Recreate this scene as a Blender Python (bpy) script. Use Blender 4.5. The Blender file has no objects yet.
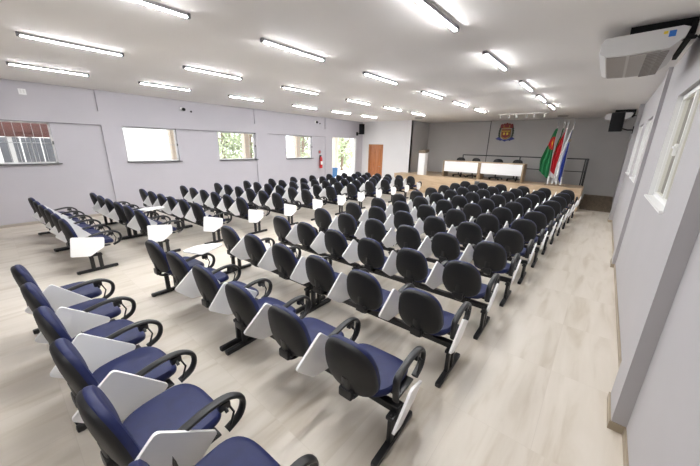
import bpy, bmesh, math, random
from mathutils import Vector, Matrix
random.seed(7)
PI = math.pi
S = bpy.context.scene
COL = S.collection

# ------------------------------------------------------------------ helpers
def link(o, parent=None):
    COL.objects.link(o)
    if parent is not None:
        o.parent = parent
    return o

def obj(name, bm, mats, parent=None, smooth=35, loc=None):
    me = bpy.data.meshes.new(name)
    bmesh.ops.recalc_face_normals(bm, faces=bm.faces)
    bm.to_mesh(me); bm.free()
    for m in (mats if isinstance(mats, (list, tuple)) else [mats]):
        me.materials.append(m)
    if smooth:
        for p in me.polygons: p.use_smooth = True
        me.set_sharp_from_angle(angle=math.radians(smooth))
    o = bpy.data.objects.new(name, me)
    if loc is not None: o.location = loc
    return link(o, parent)

def empty(name, loc, rz=0):
    o = bpy.data.objects.new(name, None)
    o.location = loc; o.rotation_euler = (0, 0, rz); o.empty_display_size = .1
    return link(o)

def tag(o, label, cat, group=None):
    o['label'] = label; o['category'] = cat
    if group: o['group'] = group
    return o

def struct(o):
    o['kind'] = 'structure'
    return o

def copy_tree(o, parent=None):
    c = o.copy(); link(c, parent)
    for ch in list(o.children): copy_tree(ch, c)
    return c

def nb(): return bmesh.new()

def box(bm, x0, x1, y0, y1, z0, z1, bev=0, mi=0, mat=None, seg=2):
    r = bmesh.ops.create_cube(bm, size=1)
    vs = r['verts']
    for v in vs:
        v.co = Vector(((x0+x1)/2 + v.co.x*(x1-x0), (y0+y1)/2 + v.co.y*(y1-y0), (z0+z1)/2 + v.co.z*(z1-z0)))
    fs = list({f for v in vs for f in v.link_faces})
    for f in fs: f.material_index = mi
    if bev:
        es = list({e for v in vs for e in v.link_edges})
        rr = bmesh.ops.bevel(bm, geom=es, offset=bev, segments=seg, affect='EDGES', profile=.6)
        vs = list({v for f in rr['faces'] for v in f.verts} | {v for v in vs if v.is_valid})
        for f in rr['faces']: f.material_index = mi
    if mat is not None:
        for v in vs:
            if v.is_valid: v.co = mat @ v.co
    return bm

def loft(bm, rings, closed=True, caps=True, mi=0):
    R = [[bm.verts.new(p) for p in r] for r in rings]
    n = len(R[0])
    for a, b in zip(R, R[1:]):
        for i in range(n if closed else n-1):
            j = (i+1) % n
            f = bm.faces.new((a[i], a[j], b[j], b[i])); f.material_index = mi
    if caps and closed:
        for r in (R[0], R[-1]):
            f = bm.faces.new(r); f.material_index = mi
    return R

def tube(bm, pts, r, n=8, mi=0, flat=1.0, up=Vector((1, 0, 0))):
    """swept tube; flat scales the axis 'up'"""
    pts = [Vector(p) for p in pts]
    rings = []
    for i, p in enumerate(pts):
        d = (pts[min(i+1, len(pts)-1)] - pts[max(i-1, 0)]).normalized()
        u = up - d*up.dot(d)
        if u.length < 1e-3: u = Vector((0, 1, 0)) - d*d.y
        u.normalize(); w = d.cross(u)
        rings.append([p + u*(r*flat*math.cos(2*PI*k/n)) + w*(r*math.sin(2*PI*k/n)) for k in range(n)])
    loft(bm, rings, mi=mi)
    return bm

def cyl(bm, c, r, z0, z1, n=16, mi=0, r2=None):
    r2 = r if r2 is None else r2
    loft(bm, [[(c[0]+q*math.cos(2*PI*k/n), c[1]+q*math.sin(2*PI*k/n), z) for k in range(n)] for q, z in ((r, z0), (r2, z1))], mi=mi)
    return bm

def lathe(bm, c, prof, n=16, mi=0):
    loft(bm, [[(c[0]+max(q, 1e-4)*math.cos(2*PI*k/n), c[1]+max(q, 1e-4)*math.sin(2*PI*k/n), c[2]+z) for k in range(n)] for q, z in prof], mi=mi)
    return bm

def prism(bm, poly, f, d, mi=0):
    """poly: 2D points; f(u,v,w) -> 3D; extruded w 0..d"""
    a = [bm.verts.new(f(u, v, 0)) for u, v in poly]; b = [bm.verts.new(f(u, v, d)) for u, v in poly]
    n = len(poly)
    fs = [bm.faces.new(a), bm.faces.new(b[::-1])]
    for i in range(n): fs.append(bm.faces.new((a[i], a[(i+1) % n], b[(i+1) % n], b[i])))
    for x in fs: x.material_index = mi
    return bm

def smooth_path(pts, k=4):
    P = [Vector(p) for p in pts]; out = []
    for i in range(len(P)-1):
        p0, p1, p2, p3 = P[max(i-1, 0)], P[i], P[i+1], P[min(i+2, len(P)-1)]
        for j in range(k):
            t = j/k
            out.append(.5*((2*p1) + (p2-p0)*t + (2*p0-5*p1+4*p2-p3)*t*t + (3*p1-p0-3*p2+p3)*t**3))
    out.append(P[-1]); return out

def rounded(poly, r, k=4):
    out = []; n = len(poly)
    for i in range(n):
        p = Vector(poly[i]); a = (Vector(poly[i-1])-p).normalized(); b = (Vector(poly[(i+1) % n])-p).normalized()
        for j in range(k+1):
            t = j/k
            q = (p+a*r)*(1-t)**2 + p*2*t*(1-t) + (p+b*r)*t*t
            out.append((q.x, q.y))
    return out

# ------------------------------------------------------------------ materials
def mat(name, col, rough=.5, metal=0, spec=.5, noise=None, bump=None, emit=None, es=0):
    m = bpy.data.materials.new(name); m.use_nodes = True
    nt = m.node_tree; b = nt.nodes['Principled BSDF']
    b.inputs['Base Color'].default_value = (*col, 1); b.inputs['Roughness'].default_value = rough
    b.inputs['Metallic'].default_value = metal; b.inputs['Specular IOR Level'].default_value = spec
    if emit:
        b.inputs['Emission Color'].default_value = (*emit, 1); b.inputs['Emission Strength'].default_value = es
    if noise or bump:
        tc = nt.nodes.new('ShaderNodeTexCoord')
        n = nt.nodes.new('ShaderNodeTexNoise'); n.inputs['Scale'].default_value = (noise or bump)[0]; n.inputs['Detail'].default_value = 4
        nt.links.new(tc.outputs['Object'], n.inputs['Vector'])
        if noise:
            r = nt.nodes.new('ShaderNodeValToRGB'); k = noise[1]
            r.color_ramp.elements[0].position = .3; r.color_ramp.elements[1].position = .7
            r.color_ramp.elements[0].color = (*[max(0, c*(1-k)) for c in col], 1); r.color_ramp.elements[1].color = (*[min(1, c*(1+k)) for c in col], 1)
            nt.links.new(n.outputs['Fac'], r.inputs['Fac']); nt.links.new(r.outputs['Color'], b.inputs['Base Color'])
        if bump:
            n2 = nt.nodes.new('ShaderNodeTexNoise'); n2.inputs['Scale'].default_value = bump[0]
            nt.links.new(tc.outputs['Object'], n2.inputs['Vector'])
            bp = nt.nodes.new('ShaderNodeBump'); bp.inputs['Strength'].default_value = bump[1]; bp.inputs['Distance'].default_value = .002
            nt.links.new(n2.outputs['Fac'], bp.inputs['Height']); nt.links.new(bp.outputs['Normal'], b.inputs['Normal'])
    return m

def wood(name, c1, c2, scale=(1, 12, 12), rough=.45, dist=2.0):
    m = bpy.data.materials.new(name); m.use_nodes = True; nt = m.node_tree; b = nt.nodes['Principled BSDF']
    tc = nt.nodes.new('ShaderNodeTexCoord'); mp = nt.nodes.new('ShaderNodeMapping'); mp.inputs['Scale'].default_value = scale
    n = nt.nodes.new('ShaderNodeTexNoise'); n.inputs['Scale'].default_value = 1.5; n.inputs['Detail'].default_value = 6; n.inputs['Distortion'].default_value = dist
    r = nt.nodes.new('ShaderNodeValToRGB'); r.color_ramp.elements[0].position = .3; r.color_ramp.elements[1].position = .72
    r.color_ramp.elements[0].color = (*c1, 1); r.color_ramp.elements[1].color = (*c2, 1)
    nt.links.new(tc.outputs['Object'], mp.inputs['Vector']); nt.links.new(mp.outputs['Vector'], n.inputs['Vector'])
    nt.links.new(n.outputs['Fac'], r.inputs['Fac']); nt.links.new(r.outputs['Color'], b.inputs['Base Color'])
    b.inputs['Roughness'].default_value = rough
    return m

def floor_mat():
    m = bpy.data.materials.new('floor_tile'); m.use_nodes = True; nt = m.node_tree; b = nt.nodes['Principled BSDF']; L = nt.links.new
    tc = nt.nodes.new('ShaderNodeTexCoord')
    sep = nt.nodes.new('ShaderNodeSeparateXYZ'); L(tc.outputs['Object'], sep.inputs[0])
    cmb = nt.nodes.new('ShaderNodeCombineXYZ'); L(sep.outputs['Y'], cmb.inputs['X']); L(sep.outputs['X'], cmb.inputs['Y'])
    br = nt.nodes.new('ShaderNodeTexBrick'); br.offset = 0; br.squash = 1
    br.inputs['Scale'].default_value = 1; br.inputs['Brick Width'].default_value = 1.06; br.inputs['Row Height'].default_value = .53
    br.inputs['Mortar Size'].default_value = .0022; br.inputs['Mortar Smooth'].default_value = .3
    br.inputs['Color1'].default_value = (0, 0, 0, 1); br.inputs['Color2'].default_value = (1, 1, 1, 1); br.inputs['Mortar'].default_value = (.5, .5, .5, 1)
    br.inputs['Bias'].default_value = 0
    L(cmb.outputs[0], br.inputs['Vector'])
    # streaks along Y, shifted per tile
    mp = nt.nodes.new('ShaderNodeMapping'); mp.inputs['Scale'].default_value = (7, .9, 1)
    sh = nt.nodes.new('ShaderNodeVectorMath'); sh.operation = 'MULTIPLY_ADD'; sh.inputs[1].default_value = (3, 5, 9); 
    L(br.outputs['Color'], sh.inputs[0]); L(tc.outputs['Object'], sh.inputs[2]); L(sh.outputs[0], mp.inputs['Vector'])
    n = nt.nodes.new('ShaderNodeTexNoise'); n.inputs['Scale'].default_value = 1; n.inputs['Detail'].default_value = 7; n.inputs['Distortion'].default_value = .7
    L(mp.outputs['Vector'], n.inputs['Vector'])
    r = nt.nodes.new('ShaderNodeValToRGB')
    e = r.color_ramp.elements; e[0].position = .28; e[1].position = .72
    e[0].color = (.54, .47, .375, 1); e[1].color = (.70, .64, .56, 1)
    x = r.color_ramp.elements.new(.48); x.color = (.65, .59, .505, 1)
    L(n.outputs['Fac'], r.inputs['Fac'])
    mx = nt.nodes.new('ShaderNodeMix'); mx.data_type = 'RGBA'; L(br.outputs['Fac'], mx.inputs['Factor']); L(r.outputs['Color'], mx.inputs['A'])
    mx.inputs['B'].default_value = (.60, .54, .46, 1)
    L(mx.outputs['Result'], b.inputs['Base Color'])
    b.inputs['Roughness'].default_value = .38; b.inputs['Specular IOR Level'].default_value = .5
    return m

def glass_mat(name, tint=(1, 1, 1), refl=.06):
    m = bpy.data.materials.new(name); m.use_nodes = True; nt = m.node_tree
    nt.nodes.remove(nt.nodes['Principled BSDF']); out = nt.nodes['Material Output']
    t = nt.nodes.new('ShaderNodeBsdfTransparent'); t.inputs[0].default_value = (*tint, 1)
    g = nt.nodes.new('ShaderNodeBsdfGlossy'); g.inputs['Roughness'].default_value = .03
    mx = nt.nodes.new('ShaderNodeMixShader'); mx.inputs[0].default_value = refl
    nt.links.new(t.outputs[0], mx.inputs[1]); nt.links.new(g.outputs[0], mx.inputs[2]); nt.links.new(mx.outputs[0], out.inputs[0])
    return m

M = {}
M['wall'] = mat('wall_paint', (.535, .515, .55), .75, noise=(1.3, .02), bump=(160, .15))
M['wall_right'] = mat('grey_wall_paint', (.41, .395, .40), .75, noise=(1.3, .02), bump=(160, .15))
M['wall_white'] = mat('white_wall_paint', (.78, .77, .77), .75, noise=(1.1, .02))
M['wall_stage'] = mat('grey_stage_paint', (.46, .447, .435), .8, noise=(1.2, .03))
M['ceiling'] = mat('ceiling_paint', (.86, .84, .815), .85, noise=(.6, .02))
M['floor'] = floor_mat()
M['oak'] = wood('oak_laminate', (.50, .36, .23), (.64, .49, .33), (.8, 8, 8), .45, 1.0)
M['oak_end'] = wood('oak_panel', (.27, .19, .115), (.40, .29, .18), (8, 8, .8), .45, 1.0)
M['ramp'] = wood('ramp_tile', (.13, .095, .06), (.24, .18, .12), (9, 1.5, 9), .5, 1.0)
M['door_wood'] = wood('varnished_door', (.33, .095, .02), (.55, .19, .045), (7, 7, .7), .3, 1.5)
M['door_frame'] = wood('varnished_frame', (.34, .12, .03), (.50, .19, .05), (7, 7, .7), .35, 1.0)
M['shell'] = mat('black_plastic', (.013, .013, .0135), .5, spec=.35, bump=(500, .15))
M['navy'] = mat('navy_vinyl', (.009, .0145, .072), .5, spec=.35, noise=(14, .12), bump=(350, .12))
M['arm'] = mat('armrest_rubber', (.012, .012, .013), .38)
M['steel'] = mat('black_steel', (.010, .010, .011), .4)
M['board'] = mat('white_laminate', (.92, .92, .91), .35)
M['white'] = mat('white_enamel', (.80, .80, .79), .35)
M['alu'] = mat('grey_aluminium', (.35, .35, .36), .4, .7)
M['alu_dark'] = mat('dark_aluminium', (.12, .12, .125), .45, .5)
M['lampwhite'] = mat('batten_grey', (.45, .45, .46), .4)
M['cap'] = mat('grey_cap', (.18, .18, .185), .5)
M['tube'] = mat('led_tube', (1, 1, 1), .4, emit=(.97, .98, 1.0), es=95)
M['black'] = mat('matt_black', (.008, .008, .008), .7, spec=.2)
M['grille'] = mat('speaker_grille', (.008, .008, .0085), .8, spec=.15, bump=(300, .5))
M['ac_grey'] = mat('grey_grille', (.30, .28, .265), .5)
M['ac_body'] = mat('ac_off_white', (.60, .59, .575), .4)
M['ac_mid'] = mat('warm_grey_plastic', (.40, .375, .36), .35)
M['blue'] = mat('label_blue', (.03, .15, .5), .5)
M['yellow'] = mat('label_yellow', (.75, .55, .05), .5)
M['green'] = mat('label_green', (.05, .3, .08), .5)
M['red'] = mat('extinguisher_red', (.55, .012, .015), .3)
M['glass'] = glass_mat('window_glass')
M['frost'] = glass_mat('side_glass', (.93, .92, .88), .08)
M['base'] = mat('baseboard_tile', (.46, .41, .35), .45)
M['base_dark'] = mat('beige_tile', (.35, .29, .21), .5)
M['pipe'] = mat('grey_conduit', (.07, .07, .072), .5)

# ------------------------------------------------------------------ camera
cam = bpy.data.cameras.new('camera'); co = bpy.data.objects.new('camera', cam); COL.objects.link(co)
CF, YAW, PITCH, ROLL, H = 295.32, math.radians(39.729), math.radians(16.435), math.radians(1.303), 2.10
cam.sensor_fit = 'HORIZONTAL'; cam.sensor_width = 36; cam.lens = 36*CF/700; cam.clip_start = .02; cam.clip_end = 300
cy, sy, cp, sp, cr, sr = math.cos(YAW), math.sin(YAW), math.cos(PITCH), math.sin(PITCH), math.cos(ROLL), math.sin(ROLL)
fw = Vector((-sy*cp, cy*cp, -sp)); rt = Vector((cy, sy, 0)); up = rt.cross(fw)
r2 = cr*rt + sr*up; u2 = -sr*rt + cr*up
co.matrix_world = Matrix(((r2.x, u2.x, -fw.x, 0), (r2.y, u2.y, -fw.y, 0), (r2.z, u2.z, -fw.z, H), (0, 0, 0, 1)))
S.camera = co

# ------------------------------------------------------------------ room
XL, XR, YB, YD, YS, ZC = -10.87, .53, -3.3, 14.0, 15.95, 3.397
XC = -7.78            # corner between door wall and stage recess
T = .2
b = nb(); box(b, XL-T, XR+T, YB-T, YS+T, -.12, 0); struct(obj('floor', b, M['floor'], smooth=0))
b = nb(); box(b, XL-T, XR+T, YB-T, YS+T, ZC, ZC+.25); struct(obj('ceiling', b, M['ceiling'], smooth=0))
b = nb(); box(b, XL-T, XR+T, YB-T, YB, 0, ZC); struct(obj('wall_back', b, M['wall'], smooth=0))

# left wall with openings: base wall (recessed panels) + flush columns and beam
WZ0, WZ1 = 1.50, 2.50
LW = [(-.75, 1.17), (2.68, 4.13), (5.52, 7.05), (8.6, 10.13)]
DO = (11.5, 13.45)
b = nb()
ys = [YB]
for a, c in LW + [DO]: ys += [a, c]
ys.append(YD+T)
REC = .05
for i in range(0, len(ys)-1, 2): box(b, XL-T, XL-REC, ys[i], ys[i+1], 0, ZC)
for a, c in LW:
    box(b, XL-T, XL-REC, a, c, 0, WZ0); box(b, XL-T, XL-REC, a, c, WZ1, ZC)
box(b, XL-T, XL-REC, DO[0], DO[1], 2.54, ZC)
# flush pieces
box(b, XL-REC, XL, YB, YD+T, 2.505, 2.86)
for a, c in [(-2.4, -1.9), (2.2, 2.67), (7.06, 7.62), (11.0, 11.49)]:
    box(b, XL-REC, XL, a, c, 0, 2.505); box(b, XL-REC, XL, a, c, 2.86, ZC)
box(b, XL-REC, XL, 13.46, YD+T, 0, 2.505); 
struct(obj('wall_left', b, M['wall'], smooth=0))
# door wall
DX0, DX1, DZ = -10.33, -9.47, 2.17
b = nb(); box(b, XL, DX0, YD, YD+T, 0, ZC); box(b, DX1, XC, YD, YD+T, 0, ZC); box(b, DX0, DX1, YD, YD+T, DZ, ZC)
struct(obj('wall_front', b, M['wall_white'], smooth=0))
b = nb(); box(b, DX0-.6, DX1+.6, YD+T+.5, YD+T+.6, 0, ZC); struct(obj('wall_corridor', b, M['wall_white'], smooth=0))
b = nb(); box(b, XC-T, XC, YD+T, YS, 0, ZC); box(b, XC-T, XC, YD+.001, YD+T, 0, ZC); struct(obj('wall_stage_side', b, M['wall_stage'], smooth=0))
b = nb(); box(b, XC-T, XR+T, YS, YS+T, 0, ZC); struct(obj('wall_stage', b, M['wall_stage'], smooth=0))
# right wall with windows and pilasters
RW = [(4.14, 5.68), (7.95, 9.5), (10.35, 11.75)]
RZ0, RZ1 = 1.55, 2.78
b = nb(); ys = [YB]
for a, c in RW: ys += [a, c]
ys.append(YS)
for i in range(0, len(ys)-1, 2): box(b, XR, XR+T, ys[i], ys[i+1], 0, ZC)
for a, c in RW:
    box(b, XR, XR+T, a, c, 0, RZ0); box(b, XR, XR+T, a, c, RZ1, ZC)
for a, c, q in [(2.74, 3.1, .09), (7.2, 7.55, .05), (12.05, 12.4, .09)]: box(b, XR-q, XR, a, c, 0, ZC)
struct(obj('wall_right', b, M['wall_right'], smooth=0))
# baseboards
b = nb()
for a, c in [(YB, 2.74), (3.1, 7.2), (7.55, 12.05), (12.4, YS)]: box(b, XR-.012, XR, a, c, 0, .07)
for a, c, q in [(2.74, 3.1, .09), (7.2, 7.55, .05), (12.05, 12.4, .09)]:
    box(b, XR-q-.012, XR, a-.012, c+.012, 0, .07)
struct(obj('baseboard_right', b, M['base_dark'], smooth=0))
b = nb()
for a, c in [(YB, DO[0]), (DO[1], YD)]: box(b, XL-REC, XL-REC+.062, a, c, 0, .06)
struct(obj('baseboard_left', b, M['base'], smooth=0))
b = nb(); box(b, XL+.013, DX0-.08, YD-.012, YD, 0, .06); box(b, DX1+.08, XC-.9, YD-.012, YD, 0, .06); struct(obj('baseboard_front', b, M['base'], smooth=0))

# stage and ramp
SX0, SX1, SY0, SY1, SZ = -8.15, -.44, 13.25, 14.62, .82
b = nb(); box(b, SX0, SX1, SY0, SY1, 0, SZ); box(b, XC+.005, -4.9, SY1, YS-.005, 0, SZ)
box(b, SX0-.004, SX1+.02, SY0-.02, SY0, SZ-.035, SZ+.004)
struct(obj('stage', b, M['oak'], smooth=0))
b = nb()
def rampface(): 
    pts = [(-4.9, SZ), (-.42, .12), (-.42, 0), (-4.9, 0)]
    prism(b, pts, lambda u, v, w: (u, SY1+.01+w, v), YS-.02-SY1)
rampface()
prism(b, [(13.98, 0), (YS-.01, .36), (YS-.01, 0)], lambda u, v, w: (-.41+w, u, v), .925)
struct(obj('ramp', b, M['ramp'], smooth=0))

# ------------------------------------------------------------------ left windows and the doorway
def left_window(i, y0, y1):
    b = nb(); x = XL-.17
    w = .035
    box(b, x, x+.05, y0, y1, WZ0, WZ0+w); box(b, x, x+.05, y0, y1, WZ1-w, WZ1)
    box(b, x, x+.05, y0, y0+w, WZ0, WZ1); box(b, x, x+.05, y1-w, y1, WZ0, WZ1)
    fr = struct(obj('window_%d' % i, b, M['white'], smooth=0))
    b = nb(); box(b, x+.02, x+.026, y0+w, y1-w, WZ0+w, WZ1-w); obj('pane', b, M['glass'], fr, 0)
    b = nb()
    n = max(6, int((y1-y0)/.155))
    for k in range(1, n): cyl(b, (x-.06, y0+(y1-y0)*k/n), .006, WZ0+.0, WZ1, 6)
    box(b, x-.066, x-.054, y0, y1, (WZ0+WZ1)/2-.008, (WZ0+WZ1)/2+.008)
    obj('window_bars', b, M['lampwhite'], fr, 0)
    b = nb(); box(b, XL-.12, XL+.02, y0-.03, y1+.06, WZ0-.025, WZ0+.001); obj('window_sill', b, M['alu_dark'], fr, 0)
    b = nb(); box(b, XL-.05, XL-.015, y1-.035, y1-.001, 1.97, 2.05, .008); obj('window_latch', b, M['alu_dark'], fr)
for i, (a, c) in enumerate(LW): left_window(i+1, a, c)
# thin metal strip under the flush beam
b = nb(); box(b, XL-.052, XL+.004, YB, 2.2, 2.497, 2.507); box(b, XL-.052, XL+.004, 2.67, 7.06, 2.497, 2.507); box(b, XL-.052, XL+.004, 7.62, 11.0, 2.497, 2.507)
struct(obj('trim_1', b, M['alu_dark'], smooth=0))
# doorway frame (open)
b = nb(); a, c = DO
box(b, XL-.2, XL-.02, a, a+.04, 0, 2.54); box(b, XL-.2, XL-.02, c-.04, c, 0, 2.54); box(b, XL-.2, XL-.02, a, c, 2.50, 2.54)
struct(obj('door_1', b, M['white'], smooth=0))
# wooden door
b = nb(); box(b, DX0-.05, DX0+.03, YD-.025, YD+.12, 0, DZ+.03); box(b, DX1-.03, DX1+.05, YD-.025, YD+.12, 0, DZ+.03); box(b, DX0-.05, DX1+.05, YD-.025, YD+.12, DZ-.04, DZ+.04)
d = struct(obj('door_2', b, M['door_frame'], smooth=0))
b = nb(); box(b, DX0+.03, DX1-.03, YD+.02, YD+.055, 0.005, DZ-.04)
for zz in ((.15, .75), (.88, 1.98)):
    for xx in ((DX0+.12, (DX0+DX1)/2-.05), ((DX0+DX1)/2+.05, DX1-.12)):
        box(b, xx[0], xx[1], YD+.008, YD+.02, zz[0], zz[1], .006)
obj('door_panel', b, M['door_wood'], d, 30)
b = nb(); tube(b, [(DX1-.09, YD+.02, 1.03), (DX1-.09, YD-.03, 1.03), (DX1-.2, YD-.03, 1.03)], .01); obj('door_handle', b, M['alu'], d)

# right windows
def right_window(i, y0, y1):
    w = .05; x = XR+.05
    b = nb()
    box(b, x, x+.06, y0, y1, RZ0, RZ0+w); box(b, x, x+.06, y0, y1, RZ1-w, RZ1)
    box(b, x, x+.06, y0, y0+w, RZ0, RZ1); box(b, x, x+.06, y1-w, y1, RZ0, RZ1)
    ym = (y0+y1)/2
    box(b, x+.005, x+.05, ym-.03, ym+.03, RZ0, RZ1)
    fr = struct(obj('window_%d' % i, b, M['white'], smooth=0))
    b = nb(); box(b, x+.025, x+.031, y0+w, ym-.03, RZ0+w, RZ1-w); box(b, x+.025, x+.031, ym+.03, y1-w, RZ0+w, RZ1-w); obj('pane', b, M['frost'], fr, 0)
    b = nb(); box(b, XR-.03, XR+.06, y0-.01, y1+.03, RZ0-.02, RZ0+.004); box(b, XR+.001, XR+.05, y1-.012, y1-.001, RZ0, RZ1); obj('window_sill', b, M['white'], fr, 0)
    b = nb()
    n = 9
    for k in range(1, n): cyl(b, (x+.1, y0+(y1-y0)*k/n), .006, RZ0, RZ1, 6)
    obj('window_bars', b, M['white'], fr, 0)
    b = nb(); box(b, x-.03, x, ym-.025, ym+.025, 2.07, 2.2, .01); box(b, x-.045, x-.02, ym-.09, ym+.02, 2.15, 2.175, .006); obj('window_latch', b, M['white'], fr)
for i, (a, c) in enumerate(RW): right_window(i+5, a, c)

# ------------------------------------------------------------------ ceiling lights
XCS = [-8.446, -6.035, -3.663, -1.568]; YCS = [.58, 2.58, 4.726, 6.99, 8.908, 10.76]; TL = 1.062
def make_light():
    root = empty('ceiling_light', (0, 0, 0))
    b = nb(); box(b, -.026, .026, -.03, TL+.03, -.035, 0, .005); obj('housing', b, M['lampwhite'], root)
    b = nb()
    loft(b, [[(x, y, z) for x, z in [(.021*math.cos(PI+PI*k/8), -.0345+.010*math.sin(PI+PI*k/8)) for k in range(9)]] for y in (0, TL)]); obj('tube', b, M['tube'], root)
    for y0, y1 in ((-.035, 0), (TL, TL+.035)):
        b = nb(); box(b, -.028, .028, y0, y1, -.048, -.0, .006); obj('end_cap', b, M['cap'], root)
    return root
proto = None
ordn = ['first', 'second', 'third', 'fourth', 'fifth', 'sixth', 'seventh', 'eighth', 'ninth', 'tenth', 'eleventh', 'twelfth', 'thirteenth']
coln = ['in the line nearest the left window wall', 'in the second line from the left window wall', 'in the third line from the left window wall', 'in the line nearest the right wall']
for i, x in enumerate(XCS):
    for j, y in enumerate(YCS):
        if proto is None: o = proto = make_light()
        else: o = copy_tree(proto)
        o.location = (x, y, ZC)
        which = 'closest to camera' if j == 0 else ('farthest' if j == 5 else ordn[j] + ' from camera')
        tag(o, 'lit white ceiling tube %s, %s' % (coln[i], which), 'ceiling light', 'white tube lights on the ceiling')
    if i < 3: continue
    o = copy_tree(proto); o.location = (x, -1.5, ZC)  # extra unseen tube behind the camera, added to light the chair backs
    tag(o, 'added unseen ceiling tube %s, behind the camera' % coln[i], 'ceiling light', 'white tube lights on the ceiling')

# ------------------------------------------------------------------ linked chairs
def egg(a, bb, p, egg_f, n=32):
    out = []
    for k in range(n):
        t = 2*PI*k/n; c, s = math.cos(t), math.sin(t)
        x = a*math.copysign(abs(c)**p, c); z = bb*math.copysign(abs(s)**p, s)
        out.append((x*(1-egg_f*(z/bb)), z))
    return out

LEAN = math.radians(11)
BC = Vector((0, -.225, .665))       # backrest centre
def backpt(x, y, z):
    # x across, y thickness (toward front), z up: curved about vertical axis, leaned back
    y = y + .55*x*x - .05*math.cos(z*6)*0
    yy = y*math.cos(LEAN) - z*math.sin(LEAN); zz = y*math.sin(LEAN) + z*math.cos(LEAN)
    return (BC.x+x, BC.y+yy, BC.z+zz)
def ring(o, s, y, dy=0): return [backpt(x*s, y, z*s) for x, z in o]
def bm_back_shell():
    b = nb(); o = egg(.216, .222, .76, .12)
    loft(b, [ring(o, 1.0, .012), ring(o, 1.0, -.004), ring(o, .965, -.018), ring(o, .88, -.027), ring(o, .6, -.036), ring(o, .3, -.04), ring(o, .08, -.041)])
    return b
def bm_back_pad():
    b = nb(); o = egg(.219, .2255, .76, .12)
    loft(b, [ring(o, .98, .008), ring(o, 1.0, .016), ring(o, .995, .028), ring(o, .955, .048), ring(o, .87, .058), ring(o, .6, .056), ring(o, .3, .05), ring(o, .06, .048)])
    return b
def bm_seat():
    b = nb(); n = 36; rings = []
    for s, z, dz in ((.55, .405, 0), (.93, .41, 0), (.985, .425, 0), (1.0, .445, 0), (.985, .462, 0), (.94, .475, 0), (.82, .48, 0), (.5, .474, 0), (.1, .47, 0)):
        r = []
        for k in range(n):
            t = 2*PI*k/n; c, q = math.cos(t), math.sin(t)
            x = .245*math.copysign(abs(c)**.62, c)*s; y = .245*math.copysign(abs(q)**.62, q)*s
            x *= 1 + .06*(y/.245)
            zz = z - .03*max(0, (y-.10)/.145)**2 + .012*max(0, (-y-.12)/.12) + .012*(x/.245)**2
            r.append((x, y+.085, zz))
        rings.append(r)
    loft(b, rings); return b
def bm_bracket():
    b = nb()
    box(b, -.11, .11, -.10, .20, .385, .405, .006)
    box(b, -.05, .05, -.03, .07, .33, .39, .006)
    # spine from under the seat up the back
    pts = smooth_path([(0, -.02, .385), (0, -.15, .38), (0, -.225, .42), (0, -.235, .50), (0, -.247, .60)], 4)
    tube(b, pts, .011, 8, flat=3.4)
    box(b, -.055, .055, -.255, -.20, .425, .50, .012)
    tube(b, [(-.07, -.215, .46), (.07, -.215, .46)], .014, 8)
    box(b, .20, .285, .02, .24, .388, .402, .004)      # arm support plate
    return b
def bm_arm():
    b = nb()
    P = [(.275, -.02, .395), (.275, -.028, .47), (.275, -.03, .555), (.275, -.005, .59), (.275, .08, .613), (.275, .20, .632), (.275, .31, .622), (.275, .385, .57), (.275, .40, .50), (.275, .365, .43), (.275, .28, .392)]
    tube(b, smooth_path(P, 4), .0175, 10, flat=1.6)
    return b
def bm_hinge():
    b = nb()
    box(b, .262, .30, .24, .31, .565, .612, .006)
    tube(b, [(.285, .275, .585), (.318, .275, .56)], .011, 8)
    tube(b, [(.288, .30, .58), (.288, .33, .50), (.288, .30, .42)], .007, 6)
    return b
TABPOLY = rounded([(0, 0), (.42, 0), (.42, -.16), (.24, -.31), (0, -.31)], .028)
def bm_tablet():
    # board in local u (long side) / v plane, thickness along +x; origin at its top rear corner
    b = nb(); prism(b, TABPOLY, lambda u, v, w: (w, u, v), .018)
    return b
MESH = {}
def shared(key, fn, m):
    o = obj(key, fn(), m); MESH[key] = o.data; bpy.data.objects.remove(o)
for k, f, m in (('chair', bm_bracket, M['steel']), ('seat', bm_seat, M['navy']), ('backrest', bm_back_shell, M['shell']), ('back_cushion', bm_back_pad, M['navy']), ('armrest', bm_arm, M['arm']), ('tablet_hinge', bm_hinge, M['steel']), ('writing_tablet', bm_tablet, M['board'])):
    shared(k, f, m)
PITCHX = .635; LEGX = .90
def bm_beam():
    b = nb(); box(b, -LEGX-.03, LEGX+.03, -.02, .04, .275, .335, .008); return b
def bm_leg():
    b = nb()
    for y in (-.055, .055): box(b, -.019, .019, y-.028, y+.028, .045, .30, .012)
    box(b, -.03, .03, -.09, .09, .255, .285, .006)
    return b
def bm_foot():
    b = nb(); box(b, -.026, .026, -.275, .275, .004, .052, .014)
    for y in (-.24, .24): cyl(b, (0, y), .018, 0, .006, 10)
    return b
for k, f in (('beam', bm_beam), ('leg_frame', bm_leg), ('foot_bar', bm_foot)): shared(k, f, M['steel'])
def child(name, parent, loc=(0, 0, 0), rot=(0, 0, 0)):
    o = bpy.data.objects.new(name, MESH[name]); o.location = loc; o.rotation_euler = rot
    return link(o, parent)

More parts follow.
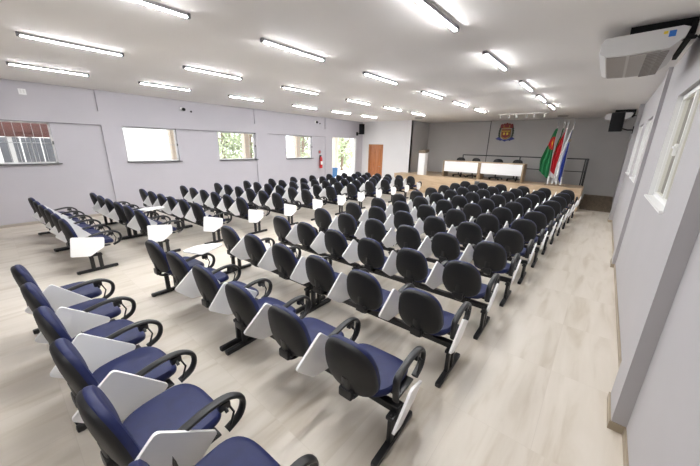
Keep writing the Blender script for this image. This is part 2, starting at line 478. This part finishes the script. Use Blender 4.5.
def pose_tablet(o, kind, rnd):
    """hang the board beside the arm (turned nose-down by an angle) or open it over the lap"""
    if kind == 'open':
        # flat over the knees
        o.matrix_local = Matrix.Translation((.43, .17, .70)) @ Matrix.Rotation(math.radians(20+rnd.uniform(-3, 3)), 4, 'Z') @ Matrix.Rotation(math.radians(90), 4, 'Y')
        return
    if kind == 'level': th, org, lean, yaw = -13+rnd.uniform(-4, 4), (.325, -.24+rnd.uniform(-.02, .02), .64), 14, 4
    elif kind == 'edge': th, org, lean, yaw = -32, (.385, -.05, .59), -10, 5
    elif kind == 'mid': th, org, lean, yaw = -36+rnd.uniform(-6, 6), (.37, -.17, .72), -8, 3
    elif kind == 'steep': th, org, lean, yaw = -40+rnd.uniform(-7, 6), (.328, -.18+rnd.uniform(-.025, .025), .79+rnd.uniform(-.015, .015)), -7+rnd.uniform(-3, 4), -6+rnd.uniform(-4, 4)
    else: th, org, lean, yaw = -43+rnd.uniform(-6, 6), (.305, -.10+rnd.uniform(-.025, .025), .745+rnd.uniform(-.015, .015)), -1+rnd.uniform(-5, 4), 1+rnd.uniform(-6, 4)
    o.matrix_local = Matrix.Translation(org) @ Matrix.Rotation(math.radians(yaw), 4, 'Z') @ Matrix.Rotation(math.radians(-lean), 4, 'Y') @ Matrix.Rotation(math.radians(th), 4, 'X')

def make_bench():
    root = empty('chair_bench', (0, 0, 0))
    child('beam', root)
    for s in (-1, 1):
        lg = child('leg_frame', root, (s*LEGX, .01, 0)); child('foot_bar', lg)
    for k in (1, 0, -1):
        c = child('chair', root, (k*PITCHX, 0, 0))
        for nm in ('seat', 'backrest', 'back_cushion', 'armrest', 'tablet_hinge', 'writing_tablet'): child(nm, c)
    return root
bench0 = make_bench(); used = False
RX = (-1.73, -3.62); LX = (-6.99, -8.70)
def place_bench(x, y, label, group, tabs, seed, rz, pitch=PITCHX, legx=LEGX):
    global used
    o = bench0 if not used else copy_tree(bench0)
    used = True
    o.location = (x, y, 0)
    rnd = random.Random(seed)
    tag(o, label, 'chair bench', group)
    for c in o.children:
        n = c.name.split('.')[0]
        if n == 'chair': c.location.x = round(c.location.x/PITCHX)*pitch; c.scale.x = pitch/PITCHX
        elif n == 'leg_frame': c.location.x = math.copysign(legx, c.location.x)
        else: c.scale.x = legx/LEGX
    cs = sorted([c for c in o.children if c.name.split('.')[0] == 'chair'], key=lambda c: -c.location.x)
    for c, kind in zip(cs, tabs):
        for t in c.children:
            if t.name.startswith('writing_tablet'): pose_tablet(t, kind, rnd)
    o.rotation_euler.z = rz + rnd.uniform(-.006, .006)
    return o
for r in range(13):
    y0 = [.35, 1.50, 2.46, 3.42, 4.42][r] if r < 5 else 4.42+.957*(r-4)
    rz = .045 if r < 2 else .03
    for bi, x in enumerate(RX):
        x += (.029, .021)[bi]*r
        y = y0 + rz*(x+1.1)
        tabs = (['steep'] if r else ['hang'])*3
        if bi == 0 and r >= 1: tabs[0] = 'mid' if r > 1 else 'edge'
        if r == 1 and bi == 1: tabs[2] = 'open'
        if r == 12 and bi == 1: tabs[1] = 'open'
        where = 'beside the right wall aisle' if bi == 0 else 'of right block beside central aisle'
        row = 'nearest row' if r == 0 else ('last row before the stage' if r == 12 else ordn[r]+' row from camera')
        lab = 'three linked navy chairs %s, %s' % (where, row)
        if r == 1 and bi == 1: lab = 'three linked navy chairs, one white tablet opened flat, second row beside central aisle'
        place_bench(x, y, lab, 'linked chairs of the right block', tabs, 100+r*2+bi, rz)
for r in range(12):
    for bi, x in enumerate(LX):
        y = .80+1.02*r + .05*(x+6.42)
        tabs = (['steep'] if r else ['hang'])*3
        if bi == 0: tabs[0] = 'level'
        if r == 1 and bi == 0: tabs[2] = 'open'
        where = 'of left block beside central aisle' if bi == 0 else 'nearest the left window wall'
        row = 'nearest row' if r == 0 else ('last row by the wooden door' if r == 11 else ordn[r]+' row from camera')
        lab = 'three linked navy chairs %s, %s' % (where, row)
        place_bench(x, y, lab, 'linked chairs of the left block', tabs, 300+r*2+bi, .05, .575, .825)

# ------------------------------------------------------------------ stage furniture
TY0, TY1 = 13.52, 14.08
def make_table(x0, x1, label):
    root = empty('conference_table', ((x0+x1)/2, (TY0+TY1)/2, SZ))
    cx, cyy = (x0+x1)/2, (TY0+TY1)/2; hw, hd = (x1-x0)/2, (TY1-TY0)/2; h = .74
    b = nb(); box(b, -hw, hw, -hd, hd, h-.03, h, .003); obj('table_top', b, M['oak'], root)
    for s in (-1, 1):
        b = nb(); box(b, s*hw-(.06 if s > 0 else 0), s*hw+(.06 if s < 0 else 0), -hd+.0, hd, 0, h-.03, .003); obj('side_panel', b, M['oak_end'], root)
    b = nb(); box(b, -hw+.06, hw-.06, -hd+.012, -hd+.03, .26, h-.035); obj('front_panel', b, M['board'], root)
    return tag(root, label, 'table', 'oak tables on the stage')
make_table(-5.72, -4.10, 'oak table with white front panel on stage, beside the lectern')
make_table(-4.09, -2.40, 'oak table with white front panel on stage, beside the flags')
def make_task():
    root = empty('office_chair', (0, 0, 0))
    b = nb(); o = egg(.20, .17, .75, .05)
    loft(b, [[(x*s, y+.5*x*x, z*s+.77) for x, z in o] for s, y in ((.1, .22), (.7, .215), (1, .20), (1, .175), (.8, .16), (.1, .155))]); obj('backrest', b, M['shell'], root)
    b = nb(); o = egg(.235, .22, .65, 0)
    loft(b, [[(x*s, z*s, y) for x, z in o] for s, y in ((.6, .40), (1, .42), (1, .45), (.9, .465), (.1, .46))]); obj('seat', b, M['shell'], root)
    b = nb(); tube(b, [(0, .12, .41), (0, .25, .44), (0, .255, .7)], .012, 8, flat=2.5); obj('back_support', b, M['steel'], root)
    b = nb(); cyl(b, (0, 0), .025, .08, .42, 12)
    obj('gas_column', b, M['steel'], root)
    b = nb()
    for k in range(5):
        a = 2*PI*k/5+.3; d = Vector((math.cos(a), math.sin(a), 0))
        tube(b, [d*.02+Vector((0, 0, .1)), d*.28+Vector((0, 0, .07))], .018, 8)
    obj('star_base', b, M['steel'], root)
    for k in range(5):
        a = 2*PI*k/5+.3; b = nb(); tube(b, [(.28*math.cos(a)-.018*math.sin(a), .28*math.sin(a)+.018*math.cos(a), .028), (.28*math.cos(a)+.018*math.sin(a), .28*math.sin(a)-.018*math.cos(a), .028)], .028, 12)
        obj('caster', b, M['black'], root)
    return root
tc = make_task()
labs = ['black office chair behind the stage table nearest the lectern, lectern side', 'black office chair behind the table nearest the lectern, flag side',
        'black office chair behind the stage table nearest the flags, lectern side', 'black office chair behind the table nearest the flags, flag side']
for i, x in enumerate((-5.22, -4.58, -3.58, -2.85)):
    o = tc if i == 0 else copy_tree(tc)
    o.location = (x, 14.22, SZ); o.scale.z = .93; o.rotation_euler.z = (.15, -.2, .1, -.1)[i]
    tag(o, labs[i], 'office chair', 'black office chairs behind the stage tables')
# lectern
root = empty('lectern', (-6.80, 13.62, SZ)); tag(root, 'tall white lectern with a wooden top standing on the stage', 'lectern')
b = nb(); box(b, -.165, .165, -.16, -.14, 0, 1.02, .004); obj('front_panel', b, M['board'], root)
for s in (-1, 1):
    b = nb(); box(b, s*.152-.012, s*.152+.012, -.14, .16, 0, 1.03, .003); obj('side_panel', b, M['board'], root)
b = nb()
prism(b, [(-.18, 1.02), (.2, 1.08), (.2, 1.19), (-.18, 1.13)], lambda u, v, w: (-.18+w, u, v), .36); obj('lectern_top', b, M['ramp'], root)
# rail behind the stage
RY = SY1-.04
root = empty('railing', (-2.8, RY, SZ)); tag(root, 'black metal railing along the back edge of the stage', 'railing')
px = [-2.42, .0, 2.22]
b = nb(); box(b, -2.44, 2.26, -.022, .022, .97, 1.015, .004); box(b, 2.216, 2.26, -.0, 1.15, .97, 1.015, .004); obj('top_rail', b, M['steel'], root)
b = nb(); box(b, -2.44, 2.26, -.014, .014, .50, .53, .003); obj('lower_rail', b, M['steel'], root)
for x in px:
    b = nb(); box(b, x-.022, x+.022, -.022, .022, 0, .98, .003); obj('post', b, M['steel'], root)
b = nb(); box(b, 2.216, 2.26, 1.10, 1.145, -.62, .98, .003); obj('post', b, M['steel'], root)
b = nb(); box(b, 2.30, 2.335, -.3, -.265, 0, .98, .003); box(b, 2.23, 2.335, -.3, .02, .972, 1.01, .003); obj('post', b, M['steel'], root)

# small dark socket box on the stage front
root = empty('socket_box', (-3.99, SY0-.02, .50)); tag(root, 'small dark socket box on the wooden stage front', 'socket box')
b = nb(); box(b, -.12, .12, -.06, 0, .10, .30, .012); obj('box', b, M['base_dark'], root)
b = nb(); box(b, -.09, .09, -.072, -.06, .13, .27, .006); obj('cover', b, M['alu_dark'], root)

# flags
cloth = {'green': mat('flag_green', (.01, .16, .05), .75), 'red': mat('flag_red', (.50, .012, .02), .75), 'white': mat('flag_white', (.72, .72, .72), .8), 'blue': mat('flag_blue', (.015, .04, .30), .75), 'yellow': mat('flag_yellow', (.75, .48, .03), .75)}
poleM = mat('flag_pole', (.55, .54, .52), .3, .8)
FB = (-1.32, 13.66)
root = empty('flag_stand', (FB[0], FB[1], SZ)); tag(root, 'white stand holding the four flags on the stage', 'flag stand')
b = nb(); box(b, -.30, .30, -.14, .14, 0, .05, .01); obj('base', b, M['ramp'], root)
for k, x in enumerate((-.21, -.08, .06, .20)):
    b = nb(); cyl(b, (x, (-.07, .09, .02, -.06)[k]), .028, .05, .34, 10); obj('socket', b, M['white'], root)
FY = (-.07, .09, .02, -.06)
def make_flag(x, lx, colours, label, sway, W, drop, seed, emblem=False):
    base = Vector((FB[0]+x, FB[1]+FY[seed-1], SZ+.06))
    root = empty('flag', base); tag(root, label, 'flag', 'flags on the stage')
    hgt = 2.08
    topp = Vector((lx, 0, hgt))
    b = nb(); tube(b, [(0, 0, 0), topp], .0125, 8); obj('pole', b, poleM, root)
    b = nb(); lathe(b, (topp.x, topp.y, topp.z-.01), [(0.005, 0), (.022, .02), (.012, .05), (.03, .10), (.002, .19)], 8); obj('finial', b, M['alu'], root)
    rnd = random.Random(seed)
    nu, nv = 44, 40
    b = nb(); G = []
    for j in range(nv+1):
        v = j/nv; row = []
        for i in range(nu+1):
            u = i/nu
            spread = W*(.10+.9*min(1, v*1.35)**.8)
            length = drop*(1-.16*u) if sway < 0 else drop*(1-.12*(1-u))
            z = hgt-.06-v*length - .05*u*(1-v)
            fold = math.sin(u*PI*5+1.3+.6*math.sin(v*3+seed))*(.012+.030*min(1, v*2))
            xx = topp.x*(z/hgt) + sway*spread*u + .012*math.sin(9*v+seed+u*4)
            yy = -.015 + fold + .01*math.sin(v*5+u*7)
            row.append(b.verts.new((xx, yy, z)))
        G.append(row)
    fn, mats_ = colours
    for j in range(nv):
        for i in range(nu):
            f = b.faces.new((G[j][i], G[j][i+1], G[j+1][i+1], G[j+1][i])); f.material_index = fn((i+.5)/nu, (j+.5)/nv)
    me = obj('cloth', b, [cloth[c] for c in mats_], root, 60)
    sm = me.modifiers.new('thick', 'SOLIDIFY'); sm.thickness = .004
    if emblem:
        b = nb()
        prism(b, [(.05*math.cos(2*PI*k/12), .065*math.sin(2*PI*k/12)) for k in range(12)], lambda u, v, w: (topp.x*.75-.01+u, -.1-w, hgt*.76+v), .006); obj('emblem', b, M['base_dark'], root)
    return root
make_flag(-.21, -.04, (lambda u, v: 2 if (abs(u-.35)+abs(v-.30)*1.6 < .17) else (1 if abs(v-.30) < .04+.30*(u-.35)*0+.10*(1-abs(u-.35)) else 0), ['green', 'red', 'yellow']),
          'green flag with a red and yellow patch, outermost toward the tables', -1, .35, 1.86, 1)
make_flag(-.08, .0, (lambda u, v: 1 if abs(u-.5)+abs(v-.42) < .2 else 0, ['green', 'yellow']),
          'green and yellow flag tucked behind the red one', -1, .12, 1.25, 2)
make_flag(.06, -.02, (lambda u, v: 1 if u < .28 and v < .93 else (0 if v < .9 else 1), ['red', 'white']),
          'red and white flag between the green and blue ones', -1, .31, 2.0, 3)
make_flag(.20, .02, (lambda u, v: 0 if u < .45 else 1, ['blue', 'white']),
          'blue and white flag with a small emblem, beside the railing', -1, .25, 1.98, 4, True)

# emblem on the stage wall
gold = mat('emblem_gold', (.36, .19, .035), .5); ered = mat('emblem_red', (.20, .018, .016), .5); egreen = mat('emblem_green', (.045, .06, .04), .6); eblue = mat('emblem_blue', (.03, .04, .22), .5); edark = mat('emblem_maroon', (.13, .03, .025), .6)
EX, EZ = -3.84, 2.88
root = empty('coat_of_arms', (EX, YS-.001, EZ)); tag(root, 'painted red and gold coat of arms mounted on the grey stage wall', 'coat of arms')
P = lambda u, v, w: (u, -w, v)
def Pd(d): return lambda u, v, w: (u, -d-w, v)
b = nb(); prism(b, rounded([(-.21, .14), (.21, .14), (.21, -.20), (.10, -.30), (0, -.34), (-.10, -.30), (-.21, -.20)], .03), Pd(.012), .03); obj('shield', b, gold, root)
b = nb()
prism(b, rounded([(-.16, .02), (.16, .02), (.16, -.19), (0, -.27), (-.16, -.19)], .03), Pd(.042), .01); prism(b, [(-.17, .06), (.17, .06), (.17, .12), (-.17, .12)], Pd(.042), .01); obj('shield_field', b, ered, root)
b = nb()
for s in (-1, 1): prism(b, [(s*.03, -.02), (s*.11, -.02), (s*.11, -.13), (s*.03, -.13)], Pd(.052), .008)
prism(b, [(-.17, .055), (.17, .055), (.17, .03), (-.17, .03)], Pd(.052), .008)
obj('charge', b, M['yellow'], root)
b = nb()
for s in (-1, 1):
    for k in range(9):
        a = -1.2+k*.29; c0 = (s*(.16+.13*math.cos(a)), -.03+.33*math.sin(a)); rr = .045
        prism(b, [(c0[0]+rr*1.0*math.cos(q*PI/4+a), c0[1]+rr*1.3*math.sin(q*PI/4+a)) for q in range(8)], Pd(.001), .022)
obj('branch', b, egreen, root)
b = nb()
for k in (-2, -1, 0, 1, 2):
    x = k*.105; w = .058; h = .36-.025*abs(k)
    prism(b, [(x-w, .17), (x+w, .17), (x+w*1.1, h), (x+w*.4, h+.05), (x-w*.4, h+.05), (x-w*1.1, h)], Pd(.01+.004*(2-abs(k))), .03)
obj('crown', b, ered, root)
b = nb()
for k in (-1, 1): prism(b, [(k*.12-.02, .18), (k*.12+.02, .18), (k*.12+.015, .30), (k*.12-.015, .30)], Pd(.045), .01)
prism(b, [(-.14, .20), (.14, .20), (.14, .155), (-.14, .155)], Pd(.045), .01); obj('crown_band', b, gold, root)
b = nb()
prism(b, [(-.42, -.31), (-.30, -.22), (-.1, -.33), (.1, -.33), (.30, -.22), (.42, -.31), (.28, -.36), (.08, -.385), (0, -.43), (-.08, -.385), (-.28, -.36)], Pd(.03), .02); obj('ribbon', b, eblue, root)
# conduit
b = nb(); tube(b, [(-4.57, YS-.015, SZ+.1), (-4.57, YS-.015, ZC)], .016, 8); tag(obj('conduit', b, M['pipe']), 'thin dark conduit pipe running down the grey stage wall', 'pipe')
# track light
root = empty('track_light', (-2.72, 13.1, ZC)); tag(root, 'white ceiling track with six small spotlights in front of the stage', 'track light')
b = nb(); box(b, -.80, .86, -.018, .018, -.03, 0, .003); obj('track', b, M['white'], root)
for x in (-.72, -.42, -.16, .18, .42, .74):
    b = nb(); cyl(b, (x, 0), .01, -.06, -.03, 8); 
    tube(b, [(x, .05, -.065), (x, -.045, -.15)], .032, 12); obj('spotlight', b, M['white'], root)

# ------------------------------------------------------------------ air conditioners, speakers
def make_ac():
    # origin: near end, underside of ceiling; unit runs along +y
    root = empty('air_conditioner', (0, 0, 0))
    Lc, x0, x1 = 1.30, -.34, .28
    prof = [(x0, -.26), (x0-.0, -.17), (x0+.03, -.115), (x1, -.10), (x1+.05, -.12), (x1+.03, -.20), (x1-.06, -.285), (-.1, -.305), (x0+.06, -.295)]
    b = nb(); loft(b, [[(x*(1 if 0 < k < 3 else .985), y, z) for x, z in prof] for k, y in enumerate((0, .012, Lc-.012, Lc))]); obj('body', b, M['ac_body'], root, 25)
    b = nb()
    prism(b, [(x0+.075, -.303), (-.1, -.309), (-.1, -.302), (x0+.075, -.294)], lambda u, v, w: (u, .04+w, v-.002), Lc-.08)
    prism(b, [(-.075, -.31), (x1-.12, -.302), (x1-.12, -.29), (-.075, -.30)], lambda u, v, w: (u, .04+w, v-.002), Lc-.08)
    obj('outlet_panel', b, M['ac_mid'], root, 0)
    b = nb()
    n = 16
    for k in range(n):
        y = .06+(Lc-.12)*k/(n-1)
        prism(b, [(.06, -.308), (x1-.055, -.292), (x1-.055, -.28), (.06, -.296)], lambda u, v, w: (u, y+w*1, v-.012), .03)
    obj('intake_grille', b, M['ac_grey'], root, 0)
    b = nb(); box(b, .185, .235, -.004, .001, -.185, -.13); obj('energy_label', b, M['blue'], root, 0)
    b = nb(); box(b, .145, .175, -.005, .001, -.155, -.13); obj('rating_label', b, M['yellow'], root, 0)
    b = nb(); box(b, x0+.22, x1+.10, .16, .24, -.12, 0); box(b, x0+.22, x1+.10, Lc-.2, Lc-.12, -.12, 0); box(b, x1+.06, x1+.10, .10, Lc-.05, -.16, -.04)
    obj('mounting_bracket', b, M['black'], root, 0)
    b = nb(); tube(b, smooth_path([(x1, .08, -.2), (x1+.09, .07, -.2), (x1+.15, .07, -.2)]), .018, 10); obj('pipe', b, M['black'], root)
    return root
ac = make_ac(); ac.location = (.05, 4.62, ZC); tag(ac, 'white air conditioner hung from the ceiling near the right wall, closest to camera', 'air conditioner', 'ceiling air conditioners')
ac2 = copy_tree(ac); 
for c in list(ac2.children):
    if 'label' in c.name: bpy.data.objects.remove(c)
ac2.location = (.05, 13.2, ZC); tag(ac2, 'white air conditioner hung from ceiling behind the black wall speaker', 'air conditioner', 'ceiling air conditioners')
def make_speaker():
    root = empty('speaker', (0, 0, 0))      # faces -y
    b = nb(); prism(b, rounded([(-.15, -.13), (.15, -.13), (.11, .13), (-.11, .13)], .02), lambda u, v, w: (u, v, w-.25), .52); obj('cabinet', b, M['black'], root, 30)
    b = nb(); box(b, -.135, .135, -.142, -.13, -.235, .255, .006); obj('grille', b, M['grille'], root)
    return root
sp1 = make_speaker(); sp1.location = (-10.48, 13.42, 2.98); sp1.rotation_euler = (math.radians(8), 0, math.radians(35))
tag(sp1, 'black loudspeaker bracketed high on the left wall near the wooden door', 'speaker', 'black wall speakers')
b = nb(); tube(b, [(XL, 13.5, 2.75), (XL+.12, 13.47, 2.75), (-10.48, 13.44, 2.80)], .02, 8); box(b, XL, XL+.02, 13.42, 13.58, 2.66, 2.84); o = obj('wall_bracket', b, M['black'], sp1); 
o.matrix_parent_inverse = (Matrix.Translation(sp1.location) @ sp1.rotation_euler.to_matrix().to_4x4()).inverted()
sp2 = copy_tree(sp1)
for c in list(sp2.children):
    if c.name.startswith('wall_bracket'): bpy.data.objects.remove(c)
sp2.location = (.05, 12.0, 2.93); sp2.rotation_euler = (math.radians(8), 0, math.radians(-14))
tag(sp2, 'black loudspeaker bracketed high on the right wall near the stage', 'speaker', 'black wall speakers')
b = nb(); tube(b, [(XR-.09, 12.2, 2.72), (.30, 12.15, 2.72), (.10, 12.03, 2.78)], .02, 8); box(b, XR-.11, XR-.09, 12.14, 12.26, 2.62, 2.82); o = obj('wall_bracket', b, M['black'], sp2)
o.matrix_parent_inverse = (Matrix.Translation(sp2.location) @ sp2.rotation_euler.to_matrix().to_4x4()).inverted()

# ------------------------------------------------------------------ small wall items on the left
XW = XL-REC
root = empty('fire_extinguisher', (XW+.09, 10.64, 1.0)); tag(root, 'red fire extinguisher hanging on the left wall beside the doorway', 'fire extinguisher')
b = nb(); lathe(b, (0, 0, 0), [(.06, 0), (.082, .02), (.082, .44), (.06, .52), (.03, .56)], 18); obj('cylinder', b, M['red'], root)
b = nb(); cyl(b, (0, 0), .025, .55, .62, 10); box(b, -.015, .015, -.09, .03, .60, .63, .004); obj('valve', b, M['black'], root)
b = nb(); tube(b, smooth_path([(0, -.03, .58), (.03, -.12, .5), (.03, -.11, .3), (.02, -.095, .15)]), .012, 8); obj('hose', b, M['black'], root)
b = nb()
loft(b, [[(.0835*math.cos(a), .0835*math.sin(a), z) for a in [-.9+.18*k for k in range(11)]] for z in (.18, .34)], closed=False); obj('paper_label', b, M['white'], root)
b = nb(); box(b, -.09, -.075, -.03, .03, .3, .6); obj('wall_hook', b, M['alu_dark'], root, 0)
root = empty('extinguisher_sign', (XW, 10.64, 1.78)); tag(root, 'small round sign on the wall above the red fire extinguisher', 'sign')
b = nb(); tube(b, [(0, 0, 0), (.012, 0, 0)], .10, 20, up=Vector((0, 1, 0))); obj('plate', b, M['ac_grey'], root)
b = nb(); tube(b, [(.012, 0, 0), (.016, 0, 0)], .05, 20, up=Vector((0, 1, 0))); obj('sign_centre', b, M['red'], root)
for (y, z, lab) in ((4.44, 3.13, 'small dark camera on left wall above second window'), (10.43, 3.15, 'small dark camera on the left wall above the extinguisher')):
    root = empty('security_camera', (XW, y, z)); tag(root, lab, 'camera', 'small cameras high on the left wall')
    b = nb(); box(b, 0, .02, -.10, .02, -.05, .05, .006); obj('base_plate', b, M['white'], root)
    b = nb(); tube(b, [(.02, 0, 0), (.09, -.01, -.01)], .05, 14, up=Vector((0, 1, 0))); obj('lens', b, M['black'], root)
    b = nb(); tube(b, [(0, .24, -.05), (.02, .24, -.05)], .03, 10, up=Vector((0, 1, 0))); obj('cable_hole', b, M['black'], root)
root = empty('switch_plate', (XW, .84, 3.17)); tag(root, 'small white plate high on left wall, closest to camera', 'wall plate')
b = nb(); box(b, 0, .012, -.065, .065, -.07, .06, .004); obj('plate', b, M['board'], root)
b = nb(); box(b, .012, .017, -.04, -.01, -.04, .04, .002); box(b, .012, .017, .01, .04, -.04, .04, .002); obj('key', b, M['white'], root)
# ceiling outlets above the stage
for i, (x, y, lab) in enumerate(((-6.9, 13.0, 'flat round ceiling fitting above the lectern'), (-1.6, 14.6, 'flat round ceiling fitting above the flags'))):
    b = nb(); cyl(b, (x, y), .16, ZC-.04, ZC, 20, r2=.19); tag(obj('ceiling_fitting', b, M['ac_mid']), lab, 'ceiling fitting')

# ------------------------------------------------------------------ outside
M['ground'] = mat('pale_ground', (.55, .52, .47), .9, noise=(.8, .12))
M['outwall'] = mat('white_render', (.85, .85, .83), .8, noise=(.5, .04))
M['cream'] = mat('cream_render', (.66, .63, .53), .8, noise=(.5, .04))
M['post'] = mat('cream_post', (.62, .53, .43), .7)
M['redbeam'] = mat('red_brown_paint', (.06, .014, .009), .8, noise=(3, .2))
M['darkpanel'] = mat('grey_shutter', (.07, .075, .085), .8, noise=(4, .2))
M['bin'] = mat('blue_plastic', (.08, .25, .55), .4)
M['bark'] = mat('bark', (.16, .12, .09), .9)
M['leafA'] = mat('leaf_light', (.33, .39, .24), .6, noise=(3, .3)); M['leafB'] = mat('leaf_mid', (.24, .30, .17), .6, noise=(3, .3))
b = nb(); box(b, -60, XL-T, -30, 70, -.3, -.15); g = struct(obj('ground_left', b, M['ground'], smooth=0))
b = nb(); box(b, XR+T, 40, -30, 70, -.3, -.15); struct(obj('ground_right', b, M['ground'], smooth=0))
b = nb(); box(b, -13.4, XL-T, -3, 16, -.15, -.03); struct(obj('veranda_floor', b, M['ground'], smooth=0))
b = nb(); box(b, -17.2, -17.0, 2.6, 7.3, -.15, 4.6); struct(obj('wall_outside_left', b, M['outwall'], smooth=0))
b = nb(); box(b, XR+T, 1.75, -3, 25, 3.3, 3.45); struct(obj('roof_eave_added', b, M['outwall'], smooth=0))  # overhang added to cut the daylight reaching the right windows
b = nb(); box(b, 2.1, 2.3, -3, 25, -.15, 3.0); struct(obj('wall_outside_right', b, M['cream'], smooth=0))
for i, (y, lab) in enumerate(((4.80, 'cream veranda post seen through the second left window'), (7.95, 'cream veranda post seen through the third left window'), (11.05, 'cream veranda post seen through the fourth left window'), (14.15, 'cream veranda post seen through the open doorway'))):
    root = empty('veranda_post', (-13.1, y, -.03)); tag(root, lab, 'post', 'veranda posts outside the left wall')
    b = nb(); box(b, -.13, .13, -.13, .13, 0, 3.0, .01); obj('shaft', b, M['post'], root)
    b = nb(); box(b, -.16, .16, -.16, .16, 0, .25, .01); obj('plinth', b, M['outwall'], root)
b = nb(); box(b, -13.3, -12.9, -3, 16, 2.97, 3.2); box(b, -13.5, XL-T, -3, 16, 3.2, 3.3); struct(obj('roof_veranda_added', b, M['outwall'], smooth=0))  # unseen roof slab added to shade the posts and window bars
# red-brown shed front seen through the first window
root = empty('shed', (-15.5, .4, -.15)); tag(root, 'shed with a red brown beam and grey shutters outside the first window', 'shed')
b = nb(); box(b, -.15, .15, -3, 2.05, 2.45, 2.90); box(b, -.12, .12, -3, 2.05, 2.30, 2.46); obj('beam', b, M['redbeam'], root, 0)
for k, y in enumerate((-2.9, -1.75, -.82, -.18, .19, .33, .675, 1.40)):
    b = nb(); box(b, -.06, .06, y-.06, y+.06, 0, 2.3); obj('post', b, M['outwall'], root, 0)
for y0, y1 in ((-2.5, -1.5), (-1.2, -.5), (-.35, .1), (.325, .53), (.645, .81), (.84, 1.06), (1.09, 1.30), (1.325, 1.62)):
    b = nb(); box(b, .1, .14, y0-.4, y1-.4, 0, 2.28); obj('shutter', b, M['darkpanel'], root, 0)
b = nb(); box(b, -2.2, -2.0, -3, 2.05, 0, 2.9); obj('rear_wall', b, M['outwall'], root, 0)
root = empty('blue_bin', (-11.9, 12.55, -.03)); tag(root, 'light blue plastic bin standing just outside the open doorway', 'bin')
b = nb(); loft(b, [[(s*x, s*y, z) for x, y in ((-.24, -.24), (.24, -.24), (.24, .24), (-.24, .24))] for s, z in ((.8, 0), (1, .85))]); obj('body', b, M['bin'], root, 0)
b = nb(); box(b, -.26, .26, -.26, .26, .85, .92, .02); obj('lid', b, M['bin'], root)
def tree(x, y, h, r, m, label, seed):
    rnd = random.Random(seed)
    root = empty('tree', (x, y, -.15)); tag(root, label, 'tree', 'leafy trees outside the left wall')
    b = nb(); tube(b, [(0, 0, 0), (.05, .05, h*.35), (0, .1, h*.7)], .13, 8); 
    for k in range(5):
        a = rnd.uniform(0, 6.28); tube(b, [(0, .05, h*.35), (r*.5*math.cos(a), r*.5*math.sin(a), h*.6)], .05, 6)
    obj('trunk', b, M['bark'], root)
    b = nb()
    cl = [(Vector((rnd.uniform(-1, 1)*r*.75, rnd.uniform(-1, 1)*r*.75, h*.52+rnd.uniform(-.42, .42)*h)), rnd.uniform(.3, .55)*r) for _ in range(26)]
    for _ in range(2600):
        c, q = rnd.choice(cl)
        d = Vector((rnd.gauss(0, 1), rnd.gauss(0, 1), rnd.gauss(0, 1))).normalized()*q*rnd.random()**.4
        p = c+d; s = rnd.uniform(.07, .14)
        a = Vector((rnd.gauss(0, 1), rnd.gauss(0, 1), rnd.gauss(0, 1))).normalized(); e = a.orthogonal().normalized()
        if p.z < .3: continue
        vs = [b.verts.new(p+q2) for q2 in (a*s, e*s*.5, -a*s, -e*s*.5)]
        b.faces.new(vs)
    obj('crown', b, m, root, 0)
tree(-19.5, 10.1, 5.0, 1.4, M['leafA'], 'leafy tree seen through the third left window, nearer the camera', 1)
tree(-23.5, 14.6, 5.4, 1.7, M['leafB'], 'leafy tree seen at the far edge of third left window', 2)
tree(-19.5, 17.0, 5.2, 1.55, M['leafA'], 'leafy tree filling the fourth left window', 3)
tree(-19.0, 21.4, 5.0, 1.55, M['leafA'], 'leafy tree seen through the doorway, nearer half', 4)
tree(-23.5, 26.6, 5.5, 1.9, M['leafA'], 'leafy tree seen through the doorway, farther half', 5)

# ------------------------------------------------------------------ light
w = bpy.data.worlds.new('sky'); S.world = w; w.use_nodes = True
bg = w.node_tree.nodes['Background']; bg.inputs[0].default_value = (.93, .96, 1.0, 1); bg.inputs[1].default_value = 2.0
sun = bpy.data.lights.new('sun', 'SUN'); sun.energy = 3.2; sun.angle = .02; so = bpy.data.objects.new('sun', sun); COL.objects.link(so)
so.rotation_euler = Vector((.12, -.75, 1)).to_track_quat('Z', 'Y').to_euler()

S.view_settings.view_transform = 'Standard'; S.view_settings.look = 'None'; S.view_settings.gamma = 1; S.view_settings.use_curve_mapping = False
S.view_settings.exposure = 1.36
S.cycles.use_denoising = True
S.cycles.max_bounces = 8; S.cycles.diffuse_bounces = 5; S.cycles.transparent_max_bounces = 16
S.cycles.sample_clamp_indirect = 6
